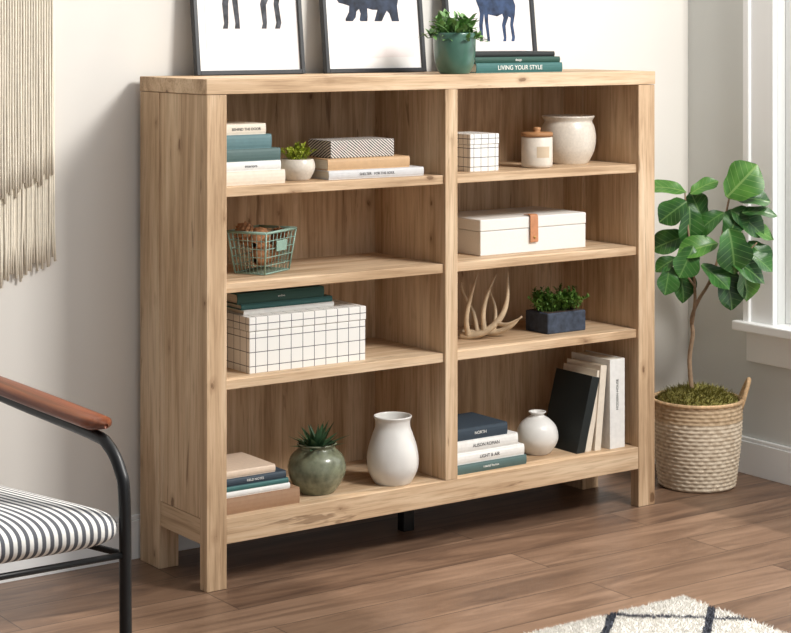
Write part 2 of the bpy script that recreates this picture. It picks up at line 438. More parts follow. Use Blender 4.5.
Z1,Z2,Z3,Z0=0.944,0.717,0.489,0.165
s=root('book_stack')
add_book(s,0.060,0.240,0.040,0.20,Z1,0.033,B_CREAM)
add_book(s,0.060,0.229,0.042,0.20,Z1+0.033,0.023,B_WHITE,text='interiors',tm=TXTD,ts=0.01)
add_book(s,0.060,0.229,0.044,0.20,Z1+0.056,0.030,B_SEA)
add_book(s,0.060,0.205,0.046,0.19,Z1+0.086,0.034,B_BLUEG)
add_book(s,0.060,0.190,0.048,0.18,Z1+0.120,0.026,B_CREAM,text='BEHIND THE DOOR',tm=TXTD,ts=0.009,tx=0.01)

s=root('book_stack')
add_book(s,0.375,0.655,0.040,0.20,Z1,0.022,B_GRAY,text='SHELTER   FOR THE SOUL',tm=TXTD,ts=0.009,rot=-0.05)
add_book(s,0.378,0.622,0.055,0.20,Z1+0.022,0.028,B_TAN,rot=-0.03)
HATCH=stripe_mat('hatch_pattern',(1,0.6,1.3),105,col(228,222,214),col(66,64,66),0.55,1.5)
o=box('patterned_box',-0.095,0.095,-0.055,0.055,0,0.044,HATCH,s,bevel=0.002,loc=(0.496,0.135,Z1+0.050),rot=(0,0,-0.03))

s=root('book_stack')
add_book(s,0.15,0.411,0.085,0.27,0.6245,0.012,B_WHITE)
add_book(s,0.145,0.408,0.088,0.27,0.6365,0.014,B_TEAL)
add_book(s,0.135,0.385,0.09,0.265,0.6505,0.026,B_GREEN,text='archive',tm=TXTW,ts=0.007)

s=root('book_stack')
add_book(s,0.066,0.274,0.028,0.19,Z0,0.038,B_BROWN)
add_book(s,0.066,0.250,0.034,0.19,Z0+0.038,0.014,B_WHITE)
add_book(s,0.066,0.246,0.034,0.19,Z0+0.052,0.012,B_TEAL)
add_book(s,0.066,0.240,0.036,0.19,Z0+0.064,0.018,B_NAVY,text='FIELD NOTES',tm=TXTW,ts=0.008)
add_book(s,0.062,0.212,0.040,0.20,Z0+0.082,0.018,B_PEACH)

s=root('book_stack')
add_book(s,0.745,0.984,0.028,0.20,Z0,0.025,B_SEA,text='coastal homes',tm=TXTW,ts=0.009)
add_book(s,0.745,0.978,0.030,0.20,Z0+0.025,0.028,B_WHITE,text='LIGHT & AIR',tm=TXTD,ts=0.012)
add_book(s,0.745,0.958,0.032,0.20,Z0+0.053,0.032,B_WHITE,text='ALISON ROMAN',tm=TXTD,ts=0.012)
add_book(s,0.745,0.925,0.035,0.19,Z0+0.085,0.032,B_NAVY,text='NORTH',tm=TXTW,ts=0.011)

s=root('book_stack')
add_book(s,0.872,1.169,0.10,0.27,1.2,0.026,B_TEAL,text='LIVING YOUR STYLE',tm=TXTW,ts=0.017)
add_book(s,0.872,1.165,0.105,0.27,1.226,0.016,B_GREEN,text='design',tm=TXTW,ts=0.009)
add_book(s,0.872,1.150,0.11,0.26,1.242,0.014,B_BLACK)

def stand(parent,x,y0,depth,t,h,lean,cm,text=None,tm=None):
    e=bpy.data.objects.new('book',None); link(e,parent)
    e.location=(x,y0+depth/2,Z0); e.rotation_euler=(0,lean,0)
    c=0.0022
    V=[];F=[]
    for b_ in ((0,c,-depth/2,depth/2,0,h),(t-c,t,-depth/2,depth/2,0,h),(0,t,-depth/2-0.002,-depth/2+0.001,0,h)):
        v,f=boxvf(*b_,off=len(V)); V+=v;F+=f
    mesh('cover',V,F,cm,e,bevel=0.0006)
    v,f=boxvf(c*0.9,t-c*0.9,-depth/2+0.001,depth/2-0.004,0.003,h-0.004)
    mesh('pages',v,f,PAGES,e)
    if text:
        cu=bpy.data.curves.new('title',type='FONT'); cu.body=text; cu.size=0.011; cu.extrude=0.0002
        cu.align_x='CENTER'; cu.align_y='CENTER'; cu.materials.append(tm)
        to=bpy.data.objects.new('spine_title',cu); link(to,e)
        to.location=(t/2,-depth/2-0.0025,h*0.6); to.rotation_euler=(math.pi/2,-math.pi/2,0)
s=root('leaning_books')
stand(s,1.166,0.04,0.15,0.028,0.213,0.27,B_BLACK)
stand(s,1.202,0.045,0.14,0.020,0.222,0.20,B_CREAM)
stand(s,1.231,0.04,0.14,0.022,0.232,0.10,B_CREAM)
stand(s,1.278,0.03,0.16,0.054,0.245,0.0,B_WHITE,'MODERN HOUSE',TXTD)

# ------------------------------------------------------------------ boxes
g=root('storage_box',(0.312,0.168,Z3))
GM=grid_mat('grid_paper_large',(0.0336,0.03,0.03375))
box('box_body',-0.168,0.168,-0.12,0.12,0,0.1,GM,g,bevel=0.001)
box('box_lid',-0.1695,0.1695,-0.1215,0.1215,0.1015,0.135,GM,g,bevel=0.0015)
g=root('storage_box',(0.862,0.113,Z1))
GS=grid_mat('grid_paper_small',(0.0235,0.02,0.0245),0.035)
box('box_body',-0.047,0.047,-0.06,0.06,0,0.07,GS,g,bevel=0.001)
box('box_lid',-0.048,0.048,-0.061,0.061,0.071,0.098,GS,g,bevel=0.0015)
g=root('linen_box',(1.054,0.190,Z2))
box('box_body',-0.183,0.183,-0.108,0.108,0,0.064,LINEN,g,bevel=0.002)
box('box_lid',-0.184,0.184,-0.109,0.109,0.065,0.096,LINEN,g,bevel=0.003)
pts=[(-0.005,-0.085,0.0985),(-0.005,-0.106,0.0992),(-0.005,-0.1115,0.092),(-0.005,-0.1125,0.06),(-0.005,-0.113,0.026)]
V=[];F=[]
for i,p in enumerate(spline(pts,6)):
    for sx,sy in ((-0.013,0),(0.013,0),(0.013,-0.003),(-0.013,-0.003)):
        V.append((p[0]+sx,p[1]+sy*(1 if p[1]<-0.1 else 0.2),p[2]+(0.002 if sy<0 else 0)))
n=len(V)//4
for i in range(n-1):
    for k in range(4):
        q=(k+1)%4
        F.append((i*4+k,i*4+q,(i+1)*4+q,(i+1)*4+k))
F.append((0,1,2,3)); F.append((4*n-1,4*n-2,4*n-3,4*n-4))
mesh('leather_pull',V,F,LEATHER,g)
st_=lathe('pull_stud',[(0.004,0),(0.004,0.002),(0.002,0.003)],simple('brass',col(190,150,90),0.3,0.05,metal=0.9),g,16)
st_.location=(-0.005,-0.1155,0.040); st_.rotation_euler=(math.pi/2,0,0)

# ------------------------------------------------------------------ ceramics
wv=root('ceramic_vase',(0.578,0.068,Z0))
lathe('vase_body',smoothprof([(0.042,0),(0.048,0.003),(0.063,0.032),(0.066,0.060),(0.062,0.09),(0.052,0.122),(0.045,0.142),(0.045,0.158),(0.049,0.168),(0.045,0.169),(0.041,0.155),(0.038,0.14),(0.03,0.10),(0.002,0.05)]),WHITEC,wv)
rv=root('bud_vase',(1.088,0.110,Z0))
lathe('vase_body',smoothprof([(0.03,0),(0.036,0.003),(0.053,0.028),(0.057,0.05),(0.050,0.075),(0.032,0.094),(0.020,0.101),(0.018,0.106),(0.024,0.112),(0.020,0.113),(0.013,0.104),(0.002,0.09)]),WHITEC,rv)
jv=root('ceramic_jar',(1.232,0.150,Z1))
lathe('jar_body',smoothprof([(0.050,0),(0.056,0.003),(0.072,0.035),(0.077,0.07),(0.073,0.10),(0.067,0.114),(0.067,0.120),(0.073,0.130),(0.069,0.132),(0.062,0.120),(0.058,0.10),(0.003,0.02)]),SPECK,jv)
cn=root('candle_jar',(1.062,0.080,Z1))
lathe('jar_body',[(0.036,0),(0.041,0.003),(0.042,0.01),(0.042,0.080),(0.040,0.083),(0.036,0.084)],CREAMC,cn)
lathe('wood_lid',[(0.036,0.083),(0.043,0.084),(0.043,0.093),(0.041,0.095),(0.010,0.095),(0.008,0.098),(0.011,0.104),(0.009,0.108),(0.003,0.109)],LIDW,cn)
V=[];F=[]
for i in range(13):
    a=-math.pi/2-0.25+(-0.45+0.9*i/12)
    for z in (0.028,0.058): V.append((0.0424*math.cos(a),0.0424*math.sin(a),z))
for i in range(12): F.append((2*i,2*i+2,2*i+3,2*i+1))
mesh('label',V,F,simple('label_kraft',col(196,176,150),0.8,0.04),cn)

def blades(name,n,prof,L,Wd,spread,mat,parent,z,rbase=0.015,bend=0.3,fold=0.2,cols=2,zmin=0.2):
    V=[];F=[]
    for i in range(n):
        a=i*2.39996+random.uniform(-.2,.2)
        t=(i+0.5)/n
        el=math.radians(85-spread*t)+random.uniform(-.12,.12)
        d=(math.cos(a)*math.cos(el),math.sin(a)*math.cos(el),math.sin(el))
        rb=rbase*math.sqrt(t)
        leafvf(V,F,(math.cos(a)*rb,math.sin(a)*rb,z),d,(0,0,1),L*random.uniform(.75,1.1),Wd*random.uniform(.8,1.1),prof,bend*random.uniform(.3,1.3),fold,cols)
    return mesh(name,V,F,mat,parent,smooth=True)

def fern(name,n,L,mat,parent,z,rbx,rby,spread=60,leaf=0.012):
    V=[];F=[]
    for i in range(n):
        a=random.uniform(0,6.283); el=math.radians(random.uniform(90-spread,88))
        bx,by=random.uniform(-rbx,rbx),random.uniform(-rby,rby)
        d=Vector((math.cos(a)*math.cos(el),math.sin(a)*math.cos(el),math.sin(el)))
        l=L*random.uniform(.6,1.1)
        pts=[Vector((bx,by,z))+d*(l*t)+Vector((0,0,-0.25*l*t*t)) for t in (0,.25,.5,.75,1)]
        tubevf(pts,[0.0009,0.0008,0.0007,0.0006,0.0004],4,V,F)
        for k in range(2,11):
            t=k/10; p=Vector((bx,by,z))+d*(l*t)+Vector((0,0,-0.25*l*t*t))
            for q in range(2):
                rd=Vector((random.gauss(0,1),random.gauss(0,1),random.gauss(0.4,.7))).normalized()
                dd=(d*0.6+rd).normalized()
                leafvf(V,F,p,dd,(0.1,0.1,1),leaf*random.uniform(.7,1.2),leaf*0.5,[0.2,1,0.8,0.05],0.2,0.2,2)
    return mesh(name,V,F,mat,parent,smooth=True)

gv=root('potted_agave',(0.368,0.098,Z0))
lathe('vase_body',smoothprof([(0.040,0),(0.046,0.003),(0.066,0.032),(0.073,0.060),(0.066,0.088),(0.049,0.106),(0.045,0.112),(0.050,0.120),(0.045,0.121),(0.040,0.108),(0.002,0.104)]),GREENC,gv)
blades('agave_leaves',34,[0.55,0.95,1,0.85,0.6,0.3,0.02],0.072,0.017,72,LEAFA,gv,0.106,0.016,0.08,0.35)

pp=root('potted_succulent',(0.311,0.100,Z1))
lathe('pot',smoothprof([(0.026,0),(0.032,0.002),(0.043,0.022),(0.045,0.036),(0.041,0.050),(0.037,0.052),(0.035,0.046),(0.002,0.044)]),SPECK,pp,48)
fern('succulent_leaves',44,0.052,LEAFY,pp,0.044,0.016,0.016,40,0.012)

np_=root('potted_fern',(1.168,0.128,Z3))
box('planter_box',-0.068,0.068,-0.048,0.048,0,0.056,NAVYP,np_,bevel=0.003)
box('soil_bed',-0.062,0.062,-0.042,0.042,0.05,0.0575,SOIL,np_)
fern('fern_leaves',110,0.072,LEAFF,np_,0.055,0.060,0.036,50,0.014)

tp=root('potted_plant',(0.788,0.085,1.2))
lathe('pot',smoothprof([(0.034,0),(0.040,0.003),(0.050,0.025),(0.055,0.06),(0.056,0.100),(0.054,0.107),(0.050,0.106),(0.049,0.095),(0.002,0.092)]),TEALC,tp)
SUC=[0.3,0.8,1,0.95,0.6,0.05]
V=[];F=[]
for i in range(64):
    a=random.uniform(0,6.283); el=math.radians(random.uniform(10,85)); l=random.uniform(.04,.085)
    d=Vector((math.cos(a)*math.cos(el),math.sin(a)*math.cos(el),math.sin(el)))
    st=Vector((random.uniform(-.025,.025),random.uniform(-.025,.025),0.092))
    pts=[st+d*(l*t)+Vector((0,0,-.3*l*t*t)) for t in (0,.5,1)]
    tubevf(pts,0.0012,5,V,F)
    for k in range(4):
        p=st+d*(l*(0.5+0.17*k)); p.z-=.3*l*(0.5+.17*k)**2
        rd=(Vector((random.gauss(0,1),random.gauss(0,1),random.gauss(.5,.6))).normalized()+d*.8).normalized()
        leafvf(V,F,p,rd,(0.1,0,1),random.uniform(.018,.032),random.uniform(.011,.017),SUC,0.2,0.25,2)
mesh('succulent_leaves',V,F,LEAFS,tp,smooth=True)

# ------------------------------------------------------------------ wire basket with pinecones
wb=root('wire_basket',(0.238,0.145,Z2),0.50)
a0,b0,a1,b1,h=0.060,0.042,0.074,0.054,0.104
V=[];F=[]
def rim(z,A,B,r):
    c=[(-A,-B,z),(A,-B,z),(A,B,z),(-A,B,z)]
    for i in range(4): tubevf([c[i],c[(i+1)%4]],r,8,V,F)
rim(0.003,a0,b0,0.002); rim(h,a1,b1,0.0035)
for k in range(1,5):
    t=k/5; rim(0.003+(h-0.003)*t,a0+(a1-a0)*t,b0+(b1-b0)*t,0.0010)
for k in range(-4,5):
    for sgn in (-1,1):
        tubevf([(a0*k/4,sgn*b0,0.003),(a1*k/4,sgn*b1,h)],0.0010 if abs(k)<4 else 0.0025,6,V,F)
        if abs(k)<4: tubevf([(sgn*a0,b0*k/4,0.003),(sgn*a1,b1*k/4,h)],0.0010,6,V,F)
for k in range(-4,5): tubevf([(a0*k/4,-b0,0.003),(a0*k/4,b0,0.003)],0.001,6,V,F)
mesh('wire_cage',V,F,TEALW,wb,smooth=True)
box('tag_plate',-0.025,0.025,-0.056,-0.054,0.056,0.082,TEALW,wb,bevel=0.001)
def cone(name,loc,rot,L=0.062,R=0.028):
    V=[];F=[]
    for (r,z) in [(0.3,0),(0.9,.2),(1,.45),(.75,.75),(.15,1)]:
        for s_ in range(12):
            a=2*math.pi*s_/12; V.append((r*R*.75*math.cos(a),r*R*.75*math.sin(a),z*L))
    for i in range(4):
        for s_ in range(12):
            F.append((i*12+s_,i*12+(s_+1)%12,(i+1)*12+(s_+1)%12,(i+1)*12+s_))
    n=70
    for i in range(n):
        t=i/n; a=i*2.39996
        r=R*(0.45+0.55*math.sin(math.pi*min(1,t*.85+.12)))
        d=Vector((math.cos(a),math.sin(a),0.55))
        leafvf(V,F,(math.cos(a)*r*.5,math.sin(a)*r*.5,t*L*.95),d,(0,0,1),r*.7,r*.75,[.6,1,.9,.35],-0.25,0.15,2)
    return mesh(name,V,F,CONE,wb,smooth=False,loc=loc,rot=rot)
cone('pinecone_1',(-0.050,-0.010,0.034),(0.2,1.2,0.2)); cone('pinecone_2',(0.005,0.010,0.030),(0.3,1.1,0.2),0.05)
cone('pinecone_3',(-0.052,-0.008,0.072),(0.2,1.25,0.4)); cone('pinecone_4',(0.022,-0.008,0.050),(0.3,0.5,-0.4),0.062,0.026)
cone('pinecone_5',(-0.030,0.014,0.066),(-0.3,0.4,0.9),0.060,0.026)

# ------------------------------------------------------------------ antlers
an=root('antler_decor',(0.933,0.120,Z3),-YAW)
k_=0.00268
def P2(u,v,dd=0): return ((u-490)*k_,dd,max(0.008,(339-v)*k_))
def branch(name,pts,rads):
    pr_=[tuple(p)+(r*1.15,) for p,r in zip(pts,rads)]
    sp_=spline(pr_,7)
    V,F=tubevf([q[:3] for q in sp_],[max(0.0008,float(q[3])) for q in sp_],10)
    return mesh(name,V,F,ANT,an,smooth=True)
branch('beam_a',[P2(461,340,0),P2(470,337,-.01),P2(485,331,-.015),P2(500,318,-.01),P2(507,300,0),P2(508,272,.01)],[.009,.0085,.008,.007,.005,.001])
branch('tine_a1',[P2(468,338,-.01),P2(466,318,-.02),P2(470,298,-.02),P2(478,271,-.015)],[.007,.006,.0045,.001])
branch('tine_a2',[P2(484,332,-.015),P2(483,312,-.015),P2(488,292,-.01),P2(497,274,0)],[.007,.0055,.004,.001])
branch('tine_a3',[P2(496,323,-.01),P2(506,323,-.03),P2(521,315,-.045)],[.006,.004,.001])
branch('beam_b',[P2(462,341,.05),P2(480,338,.045),P2(498,334,.03),P2(512,327,.02),P2(522,317,.01)],[.008,.008,.007,.005,.001])
branch('tine_b1',[P2(478,338,.045),P2(474,316,.05),P2(464,296,.05),P2(462,285,.05)],[.006,.005,.003,.001])
branch('tine_b2',[P2(494,336,.035),P2(496,312,.045),P2(489,290,.05)],[.006,.004,.001])

# ------------------------------------------------------------------ framed prints
ZEBO=[(0,.80),(.03,.75),(.12,.76),(.18,.72),(.22,.6),(.26,.5),(.27,.42),(.24,.25),(.25,.05),(.23,0),(.29,0),(.30,.06),(.31,.25),(.35,.42),(.36,.25),(.38,.05),(.37,0),(.43,0),(.43,.06),(.42,.3),(.43,.41),(.6,.38),(.7,.42),(.72,.36),(.68,.25),(.70,.05),(.68,0),(.74,0),(.75,.06),(.75,.24),(.82,.38),(.86,.36),(.84,.25),(.86,.06),(.84,0),(.90,0),(.92,.06),(.90,.25),(.95,.42),(.97,.55),(.93,.66),(.8,.68),(.6,.65),(.42,.68),(.33,.78),(.25,.92),(.2,1.0),(.17,.94),(.1,.9),(.03,.85)]
BEARO=[(0,.30),(.04,.24),(.13,.22),(.2,.20),(.19,.12),(.13,.03),(.13,0),(.24,0),(.29,.05),(.31,.13),(.35,.16),(.37,.10),(.35,.02),(.36,0),(.47,0),(.48,.06),(.48,.17),(.56,.15),(.64,.15),(.61,.07),(.58,.0),(.70,0),(.73,.05),(.79,.14),(.83,.10),(.85,.04),(.86,0),(.98,0),(.97,.06),(.96,.2),(1.0,.35),(.98,.46),(.85,.54),(.6,.50),(.45,.56),(.32,.56),(.25,.52),(.2,.54),(.17,.50),(.12,.46),(.05,.38)]
def print_frame(x0,x1,outl,size,ax,az,im,hh=0.43):
    r=root('framed_print',((x0+x1)/2,0.296,1.2005)); 
    tilt=bpy.data.objects.new('frame_body',None); link(tilt,r); tilt.rotation_euler=(-0.115,0,0)
    w_=(x1-x0)/2; f=0.011
    box('frame_left',-w_,-w_+f,-0.009,0.009,0,hh,FRAMEB,tilt,bevel=0.001)
    box('frame_right',w_-f,w_,-0.009,0.009,0,hh,FRAMEB,tilt,bevel=0.001)
    box('frame_bottom',-w_+f,w_-f,-0.009,0.009,0,f,FRAMEB,tilt,bevel=0.001)
    box('frame_top',-w_+f,w_-f,-0.009,0.009,hh-f,hh,FRAMEB,tilt,bevel=0.001)
    box('mat_board',-w_+f,w_-f,-0.001,0.006,f,hh-f,PAPER,tilt,bevel=0)
    box('print_sheet',-w_+0.035,w_-0.032,-0.0016,-0.001,f+0.030,hh-f-0.03,PINK,tilt,bevel=0)
    V=[(ax+p[0]*size,-0.002,az+p[1]*size) for p in outl]
    mesh('animal_art',V,[tuple(range(len(V)))],im,tilt)
print_frame(0.135,0.456,ZEBO,0.255,-0.135,0.118,INKG)
print_frame(0.522,0.846,BEARO,0.205,-0.115,0.138,INKD)
print_frame(0.925,1.240,ZEBO,0.185,-0.085,0.082,INK)

# ------------------------------------------------------------------ potted fig tree
K=0.002886
FX,FY=1.672,0.095
ft=root('potted_fig_tree',(FX,FY,0),-YAW)
seg=168; rows=22; sub_=4
def brad(t): return 0.108+0.020*math.sin(min(t,1)*1.75)
V=[];F=[]; hB=0.245
nr=rows*sub_+1
for i in range(nr):
    t=i/(nr-1); row=i/sub_
    for s_ in range(seg):
        a=2*math.pi*s_/seg
        ph=int(row)%2
        bulge=0.5-0.5*math.cos(2*math.pi*(row%1.0))
        weave=0.5+0.5*math.sin(a*28+(math.pi if ph else 0))
        r=brad(t)+0.0042*bulge*(0.35+0.65*weave)
        V.append((r*math.cos(a),r*math.sin(a),0.002+t*hB))
for i in range(nr-1):
    for s_ in range(seg):
        q=(s_+1)%seg; F.append((i*seg+s_,i*seg+q,(i+1)*seg+q,(i+1)*seg+s_))
F.append(tuple(reversed(range(seg))))
m,nt,b=newmat('basket_weave')
tc=N(nt,'ShaderNodeTexCoord'); sp=N(nt,'ShaderNodeSeparateXYZ'); nt.links.new(tc.outputs['Object'],sp.inputs[0])
rp=N(nt,'ShaderNodeValToRGB'); rp.color_ramp.interpolation='CONSTANT'
rp.color_ramp.elements[0].position=0; rp.color_ramp.elements[0].color=col(218,203,180)
rp.color_ramp.elements[1].position=0.192; rp.color_ramp.elements[1].color=col(200,176,144)
nt.links.new(sp.outputs[2],rp.inputs[0])
no=N(nt,'ShaderNodeTexNoise'); no.inputs['Scale'].default_value=70; nt.links.new(tc.outputs['Object'],no.inputs['Vector'])
mm=N(nt,'ShaderNodeMix',data_type='RGBA',blend_type='MULTIPLY'); mm.inputs[0].default_value=0.6
r2=N(nt,'ShaderNodeValToRGB'); r2.color_ramp.elements[0].position=.3; r2.color_ramp.elements[0].color=(.5,.42,.34,1); r2.color_ramp.elements[1].position=.58
nt.links.new(no.outputs['Fac'],r2.inputs[0]); nt.links.new(rp.outputs[0],mm.inputs[6]); nt.links.new(r2.outputs[0],mm.inputs[7])
nt.links.new(mm.outputs[2],b.inputs['Base Color']); b.inputs['Roughness'].default_value=0.85
BASKM=m
mesh('woven_basket',V,F,BASKM,ft,smooth=True)
ring=[]
for s_ in range(65):
    a=2*math.pi*s_/64; ring.append((brad(1)*math.cos(a),brad(1)*math.sin(a),hB+0.002))
ROPE=simple('rim_rope',col(190,158,120),0.85,0.3,90,0.5)
tube('basket_rim',ring,0.006,ROPE,ft,10)
for sg in (-1,1):
    hp=[(sg*0.122,-0.03,0.225),(sg*0.134,-0.026,0.262),(sg*0.148,-0.010,0.298),(sg*0.150,0.010,0.300),(sg*0.136,0.026,0.262),(sg*0.122,0.03,0.225)]
    tube('basket_handle',spline(hp,6),0.0065,ROPE,ft,10)
V=[];F=[]
for i in range(10):
    t=i/9; r=0.118*math.cos(t*math.pi/2)
    for s_ in range(48):
        a=2*math.pi*s_/48; j=1+random.uniform(-.05,.05)
        V.append((r*j*math.cos(a),r*j*math.sin(a),0.232+0.045*math.sin(t*math.pi/2)*j))
for i in range(9):
    for s_ in range(48):
        q=(s_+1)%48; F.append((i*48+s_,i*48+q,(i+1)*48+q,(i+1)*48+s_))
mesh('moss_mound',V,F,MOSS,ft,smooth=True)
V=[];F=[]
for i in range(1800):
    a=random.uniform(0,6.283); rr=0.116*math.sqrt(random.random())
    z=0.232+0.045*math.sqrt(max(0,1-(rr/0.118)**2))
    d=Vector((math.cos(a)*.6+random.gauss(0,.5),math.sin(a)*.6+random.gauss(0,.5),1))
    leafvf(V,F,(rr*math.cos(a),rr*math.sin(a),z-0.003),d,(0.3,0.2,1),random.uniform(.012,.026),.003,[1,.8,.1],0.3,0,1)
mesh('moss_strands',V,F,MOSS,ft)
def U(u,v,dd=0): return ((u-697)*K,dd,1.321-(v-27.4)*K)
def br(name,L,r0,r1):
    sp_=spline(L,6); n=len(sp_)
    V,F=tubevf([q[:3] for q in sp_],[r0+(r1-r0)*i/(n-1) for i in range(n)],9)
    mesh(name,V,F,BARK,ft,smooth=True)
br('trunk',[U(692,392),U(690,360,.005),U(693,335),U(692,318,0),U(699,300,0),U(709,285,.01),U(718,262,.01),U(723,232,0),U(728,205,0),U(731,192,0)],.0072,.0025)
br('branch_1',[U(692,325,0),U(694,300,-.02),U(692,272,-.03),U(688,240,-.03),U(685,208,-.02),U(684,192,-.02)],.0055,.002)
br('branch_2',[U(709,285,.01),U(726,270,.0),U(742,256,-.01),U(756,242,-.02)],.004,.0018)
br('branch_3',[U(693,285,-.03),U(680,268,-.05),U(670,256,-.05)],.0035,.0015)
FIG=[0.10,0.40,0.62,0.70,0.74,0.84,0.95,1.0,0.97,0.82,0.50,0.06]
leaves=[
(724,196,48,44,.95,-.2,1,.3),(731,198,5,38,.70,-.1,0,1.0),(686,192,158,40,.55,-.2,1,1.2),(690,194,40,30,.6,-.1,1,1.0),
(684,200,215,34,.8,-.3,0,.5),(688,206,275,38,.8,-.5,0,.4),(724,212,205,40,.6,-.4,0,1.0),
(730,210,332,40,.75,-.4,0,.7),(740,212,18,32,.55,-.3,0,1.2),
(724,226,-80,42,.9,-.6,0,.2),(742,226,-5,32,.65,-.4,1,1.0),(748,242,-40,32,.75,-.5,0,.6),
(716,242,186,42,.65,-.5,1,1.0),(688,236,196,38,.75,-.3,0,.8),(690,244,246,34,.85,-.5,0,.4),
(674,256,200,24,.8,-.4,0,.9),(676,264,290,36,.85,-.6,0,.3),(698,262,-38,36,.75,-.6,0,.8),(722,256,-14,42,.7,-.6,0,.9),(722,268,-72,40,.85,-.6,0,.4),
(746,252,-28,28,.75,-.5,0,.9),(742,262,-78,38,.7,-.6,1,.3),(666,262,262,30,.8,-.4,0,.5),
(704,222,110,32,.8,.2,0,.4),(726,238,70,34,.8,.1,0,.6)]
VD=[[],[]];FD=[[],[]];UVD=[[],[]]
for (u,v,ang,l,wr_,dt,li,ub) in leaves:
    a=math.radians(ang)
    d=Vector((math.cos(a),dt*0.6,math.sin(a)*.95))
    up=Vector((-math.sin(a)*.2+random.uniform(-.4,.4),-0.9,ub+random.uniform(-.2,.2)))
    leafvf(VD[li],FD[li],U(u,v,random.uniform(-.05,.03)+dt*.05),d,up,l*K,l*K*wr_,FIG,random.uniform(.1,.5),random.uniform(.1,.4),8,0.035,UV=UVD[li])
cY,sY=math.cos(YAW),math.sin(YAW)
for li in range(2):      # keep foliage clear of the side wall and the casing bead
    for i,(x,y,z) in enumerate(VD[li]):
        lim=(1.855-FX-cY*x)/sY
        if y>lim: VD[li][i]=(x,lim-0.03*(1-math.exp(-(y-lim)*20)),z)
for li,(nm,mt) in enumerate((('fig_leaves',LEAFD),('fig_leaves_young',LEAFL))):
    o=mesh(nm,VD[li],FD[li],mt,ft,smooth=True)
    ul=o.data.uv_layers.new(name='leaf')
    for lp in o.data.loops: ul.data[lp.index].uv=UVD[li][lp.vertex_index]

# ------------------------------------------------------------------ macrame
mc=root('macrame_hanging')
V=[];F=[]
YM=WY-0.012
cxm=-0.50
def zbot(x): return 0.66+0.115*min(1,abs(x-cxm)/0.28)**1.1
x=-0.80
while x<-0.224:
    zb=zbot(x)+random.uniform(-.022,.012)
    pts=[]; ph=random.uniform(0,6); nseg=14
    for k in range(nseg+1):
        z=1.78+(zb-1.78)*k/nseg
        am=0.0004+(0.0025 if z<0.80 else 0)
        pts.append((x+am*math.sin(k*1.1+ph),YM+0.0015*math.sin(k*0.5+ph*2),z))
    tubevf(pts,0.0031,6,V,F)
    x+=0.0058
mesh('long_cords',V,F,MACR,mc,smooth=True)
V=[];F=[]
x=-0.79
while x<-0.230:
    zb=zbot(x)+0.20+random.uniform(-.015,.015)
    pts=[]; ph=random.uniform(0,6)
    for k in range(13):
        z=1.78+(zb-1.78)*k/12
        pts.append((x+0.0006*math.sin(k*1.3+ph),YM-0.006+0.001*math.cos(k+ph),z))
    tubevf(pts,0.0029,6,V,F)
    x+=0.0068
mesh('front_cords',V,F,MACR,mc,smooth=True)
tube('dowel',[(-0.86,YM-.006,1.785),(-0.17,YM-.006,1.785)],0.011,LIDW,mc,16)

# ------------------------------------------------------------------ armchair
ac=root('armchair')
XR,XL=-0.625,-1.235
for nm,xx in (('right',XR),('left',XL)):
    pts=[(xx,-0.02,0.0),(xx,-0.04,0.25),(xx,-0.07,0.50),(xx,-0.095,0.555),(xx,-0.16,0.572),(xx,-0.40,0.572),(xx,-0.68,0.570),(xx,-0.745,0.560),(xx,-0.790,0.525),(xx,-0.808,0.47),(xx,-0.812,0.25),(xx,-0.818,0.0)]
    tube('frame_tube_'+nm,spline(pts,8),0.0112,BLACKM,ac,16)
    tube('seat_rail_'+nm,[(xx,-0.812,0.378),(xx,-0.40,0.330),(xx,-0.045,0.280)],0.006,BLACKM,ac,12)
    V=[];F=[]; n=24
    for k in range(n+1):
        t=k/n; y=-0.735+t*0.66
        e=math.sqrt(max(0.0,1-(max(0,(0.06-t)/0.06))**2)) if t<0.06 else (math.sqrt(max(0,1-((t-.94)/.06)**2)) if t>.94 else 1)
        hw=(0.026+0.004*math.sin(t*math.pi))*max(e,.15); ht=0.0115*max(e,.4)
        zc=0.594
        for s_ in range(16):
            a=2*math.pi*s_/16
            ca,sa=math.cos(a),math.sin(a)
            V.append((xx+hw*math.copysign(abs(ca)**.6,ca),y,zc+ht*math.copysign(abs(sa)**.7,sa)))
    for k in range(n):
        for s_ in range(16):
            q=(s_+1)%16; F.append((k*16+s_,k*16+q,(k+1)*16+q,(k+1)*16+s_))
    F.append(tuple(range(16))); F.append(tuple(n*16+s_ for s_ in reversed(range(16))))
    mesh('armrest_'+nm,V,F,WALNUT,ac,smooth=True)
tube('front_rail',[(XL,-0.812,0.378),(XR,-0.812,0.378)],0.006,BLACKM,ac,12)
tube('back_rail',[(XL,-0.05,0.280),(XR,-0.05,0.280)],0.006,BLACKM,ac,12)
TICK=stripe_mat('ticking_stripe',(1,0,0),66,col(230,228,223),col(84,86,92),0.55)
def cushion(name,hx,hy,hz,loc,rot):
    V=[];F=[]
    nu,nv=96,28
    c=lambda w,m: math.copysign(abs(math.cos(w))**m,math.cos(w))
    s2=lambda w,m: math.copysign(abs(math.sin(w))**m,math.sin(w))
    for i in range(nv+1):
        ph=-math.pi/2+math.pi*i/nv
        for j in range(nu):
            th=2*math.pi*j/nu
            V.append((hx*c(ph,.38)*c(th,.16),hy*c(ph,.38)*s2(th,.16),hz*s2(ph,.75)))
    for i in range(nv):
        for j in range(nu):
            q=(j+1)%nu; F.append((i*nu+j,i*nu+q,(i+1)*nu+q,(i+1)*nu+j))
    return mesh(name,V,F,TICK,ac,smooth=True,loc=loc,rot=rot)
cushion('seat_cushion',0.298,0.378,0.042,(-0.924,-0.455,0.392),(-0.10,0,0))
